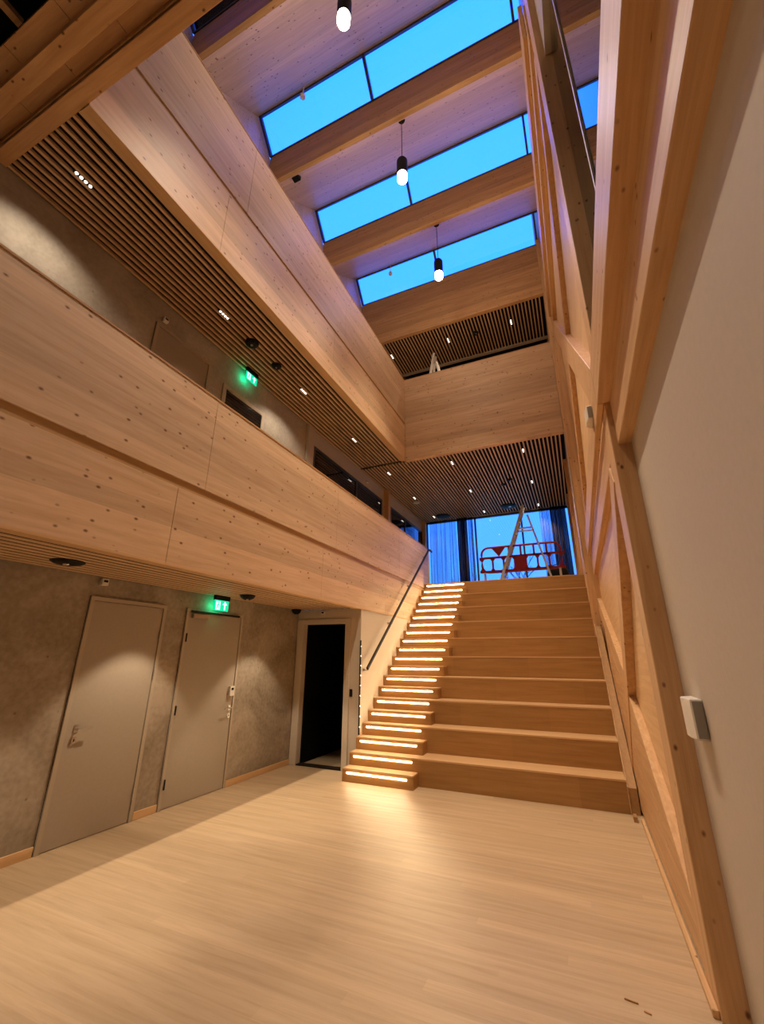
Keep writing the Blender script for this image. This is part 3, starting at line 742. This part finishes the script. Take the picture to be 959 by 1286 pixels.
dome('ceiling_projector', (-1.44, 9.1, S3), 'black fitting between two downlights in the topmost slatted ceiling', 0.08, 0.05)
# devices on the roof panels
tag(MB().box(-3.93, -3.78, 4.42, 4.52, 10.33, 10.42).build('roof_sensor', M_BLK, bevel=0.01), 'small black box under the second roof beam close to the left gallery', 'sensor')
for (x, y, zt, lb) in ((-3.33, 3.80, 11.55, 'white hanging sensor at the top edge of the nearest skylight'), (-3.35, 7.95, 11.6, 'white hanging sensor in front of the farthest skylight')):
    t = thing('hanging_sensor', lb, 'sensor', (x, y, zt-0.32))
    MB().tube([(x, y, zt-0.25), (x, y, zt)], 0.01, 8).build('stem', M_WHITE, t)
    MB().lathe((x, y, zt-0.34), [(0.03, 0), (0.05, 0.02), (0.045, 0.07), (0.02, 0.10)], 14).build('head', M_WHITE, t)

# wall sensors
def wall_sensor(x, y, z, label, face='X'):
    t = thing('wall_sensor', label, 'sensor', (x, y, z))
    if face == 'X':
        MB().box(x, x+0.05, y-0.035, y+0.035, z, z+0.07).build('case', M_WHITE, t, bevel=0.006)
        MB().box(x+0.05, x+0.053, y-0.022, y+0.022, z+0.032, z+0.055).build('eye', M_BLK, t)
    else:
        MB().box(x-0.035, x+0.035, y-0.05, y, z, z+0.07).build('case', M_WHITE, t, bevel=0.006)
        MB().box(x-0.022, x+0.022, y-0.053, y-0.05, z+0.032, z+0.055).build('eye', M_BLK, t)
wall_sensor(XW, 2.83, 2.285, 'white motion sensor on the concrete above the left grey door')
wall_sensor(-3.91, YL, 2.27, 'white motion sensor above the dark lift doorway', 'Y')
wall_sensor(XW, 2.88, 5.72, 'white sensor above the closed gallery door upstairs')
wall_sensor(XW, 8.9, 5.78, 'tiny pale sensor above the longer dark gallery window')
wall_sensor(XW, 11.4, 5.78, 'tiny pale sensor above the far dark gallery window')

def exit_sign(y, z, label, top):
    x = -4.30
    t = thing('exit_sign', label, 'exit sign', (x, y, z-0.07))
    MB().box(x-0.018, x-0.002, y-0.125, y+0.125, z-0.06, z+0.075).build('panel', M_GREEN, t)
    MB().box(x-0.03, x+0.012, y-0.13, y+0.13, z+0.075, top).build('mount', M_BLK, t)
    f = x+0.0
    # white doorway with running figure, and an upward arrow
    m = MB().box(x-0.002, x+0.001, y-0.105, y-0.03, z-0.05, z+0.06)
    m.box(x-0.002, x+0.001, y+0.045, y+0.065, z-0.045, z+0.03)
    m.prism_x([(y+0.015, z+0.02), (y+0.095, z+0.02), (y+0.055, z+0.062)], x-0.002, x+0.001)
    m.build('symbols', M_SIGNW, t)
    g2 = MB()
    cx0 = y-0.066
    g2.prism_x([(cx0+0.012*math.cos(a)+0.006, z+0.043+0.011*math.sin(a)) for a in [k*math.pi/5 for k in range(10)]], x+0.001, x+0.003)
    for a, b, w_ in (((cx0+0.002, z+0.03), (cx0-0.008, z-0.008), 0.018), ((cx0-0.006, z-0.006), (cx0+0.014, z-0.022), 0.009), ((cx0+0.014, z-0.022), (cx0+0.008, z-0.045), 0.008),
                     ((cx0-0.008, z-0.006), (cx0-0.014, z-0.03), 0.009), ((cx0-0.014, z-0.03), (cx0-0.032, z-0.032), 0.008), ((cx0+0.002, z+0.026), (cx0+0.024, z+0.010), 0.007), ((cx0+0.0, z+0.026), (cx0-0.022, z+0.012), 0.007)):
        g2.bar((x+0.002, *a), (x+0.002, *b), w_, 0.002, (1, 0, 0))
    g2.build('running_figure', M_GREEN, t)
    l = bpy.data.lights.new('sign_glow', 'POINT'); l.energy = 0.7; l.color = (0.0, 1.0, 0.45); l.shadow_soft_size = 0.04
    lo = bpy.data.objects.new('sign_glow', l); COL.objects.link(lo); lo.location = (x-0.06, y-0.05, z)
exit_sign(4.39, 2.235, 'green exit sign under the low slatted ceiling above the right grey door', S1)
exit_sign(4.42, 5.86, 'green exit sign on the upper gallery, seen over the long pale parapet', S2)

# low ceiling spots between the slats, washing the concrete wall
for y in (-2.5, -0.57, 1.38, 3.31, 5.23):
    spot('soffit_beam', (-3.82, y, S1-0.01), K_SOFF, 82, 0.3, WARM, 0.03)
# unseen lamps assumed above and behind the camera, added to light the near post
for (x, y) in ((-3.0, -0.6), (-0.9, -0.6), (-3.0, -2.4), (-0.9, -2.4)):
    spot('unseen_near_beam', (x, y, S2-0.02), K_NEAR, 130, 0.6, WARM, 0.05)
# debris on the floor
tag(MB().bar((-0.02, 3.03, 0.004), (0.04, 3.02, 0.004), 0.006, 0.006).build('wood_splinter', M_EDGE), 'dark wood splinter lying on the floor near the bottom right', 'splinter')
tag(MB().bar((0.06, 2.98, 0.004), (0.09, 2.97, 0.004), 0.008, 0.005).build('wood_splinter', M_GLU_X), 'pale wood splinter right of the dark one on the floor', 'splinter')
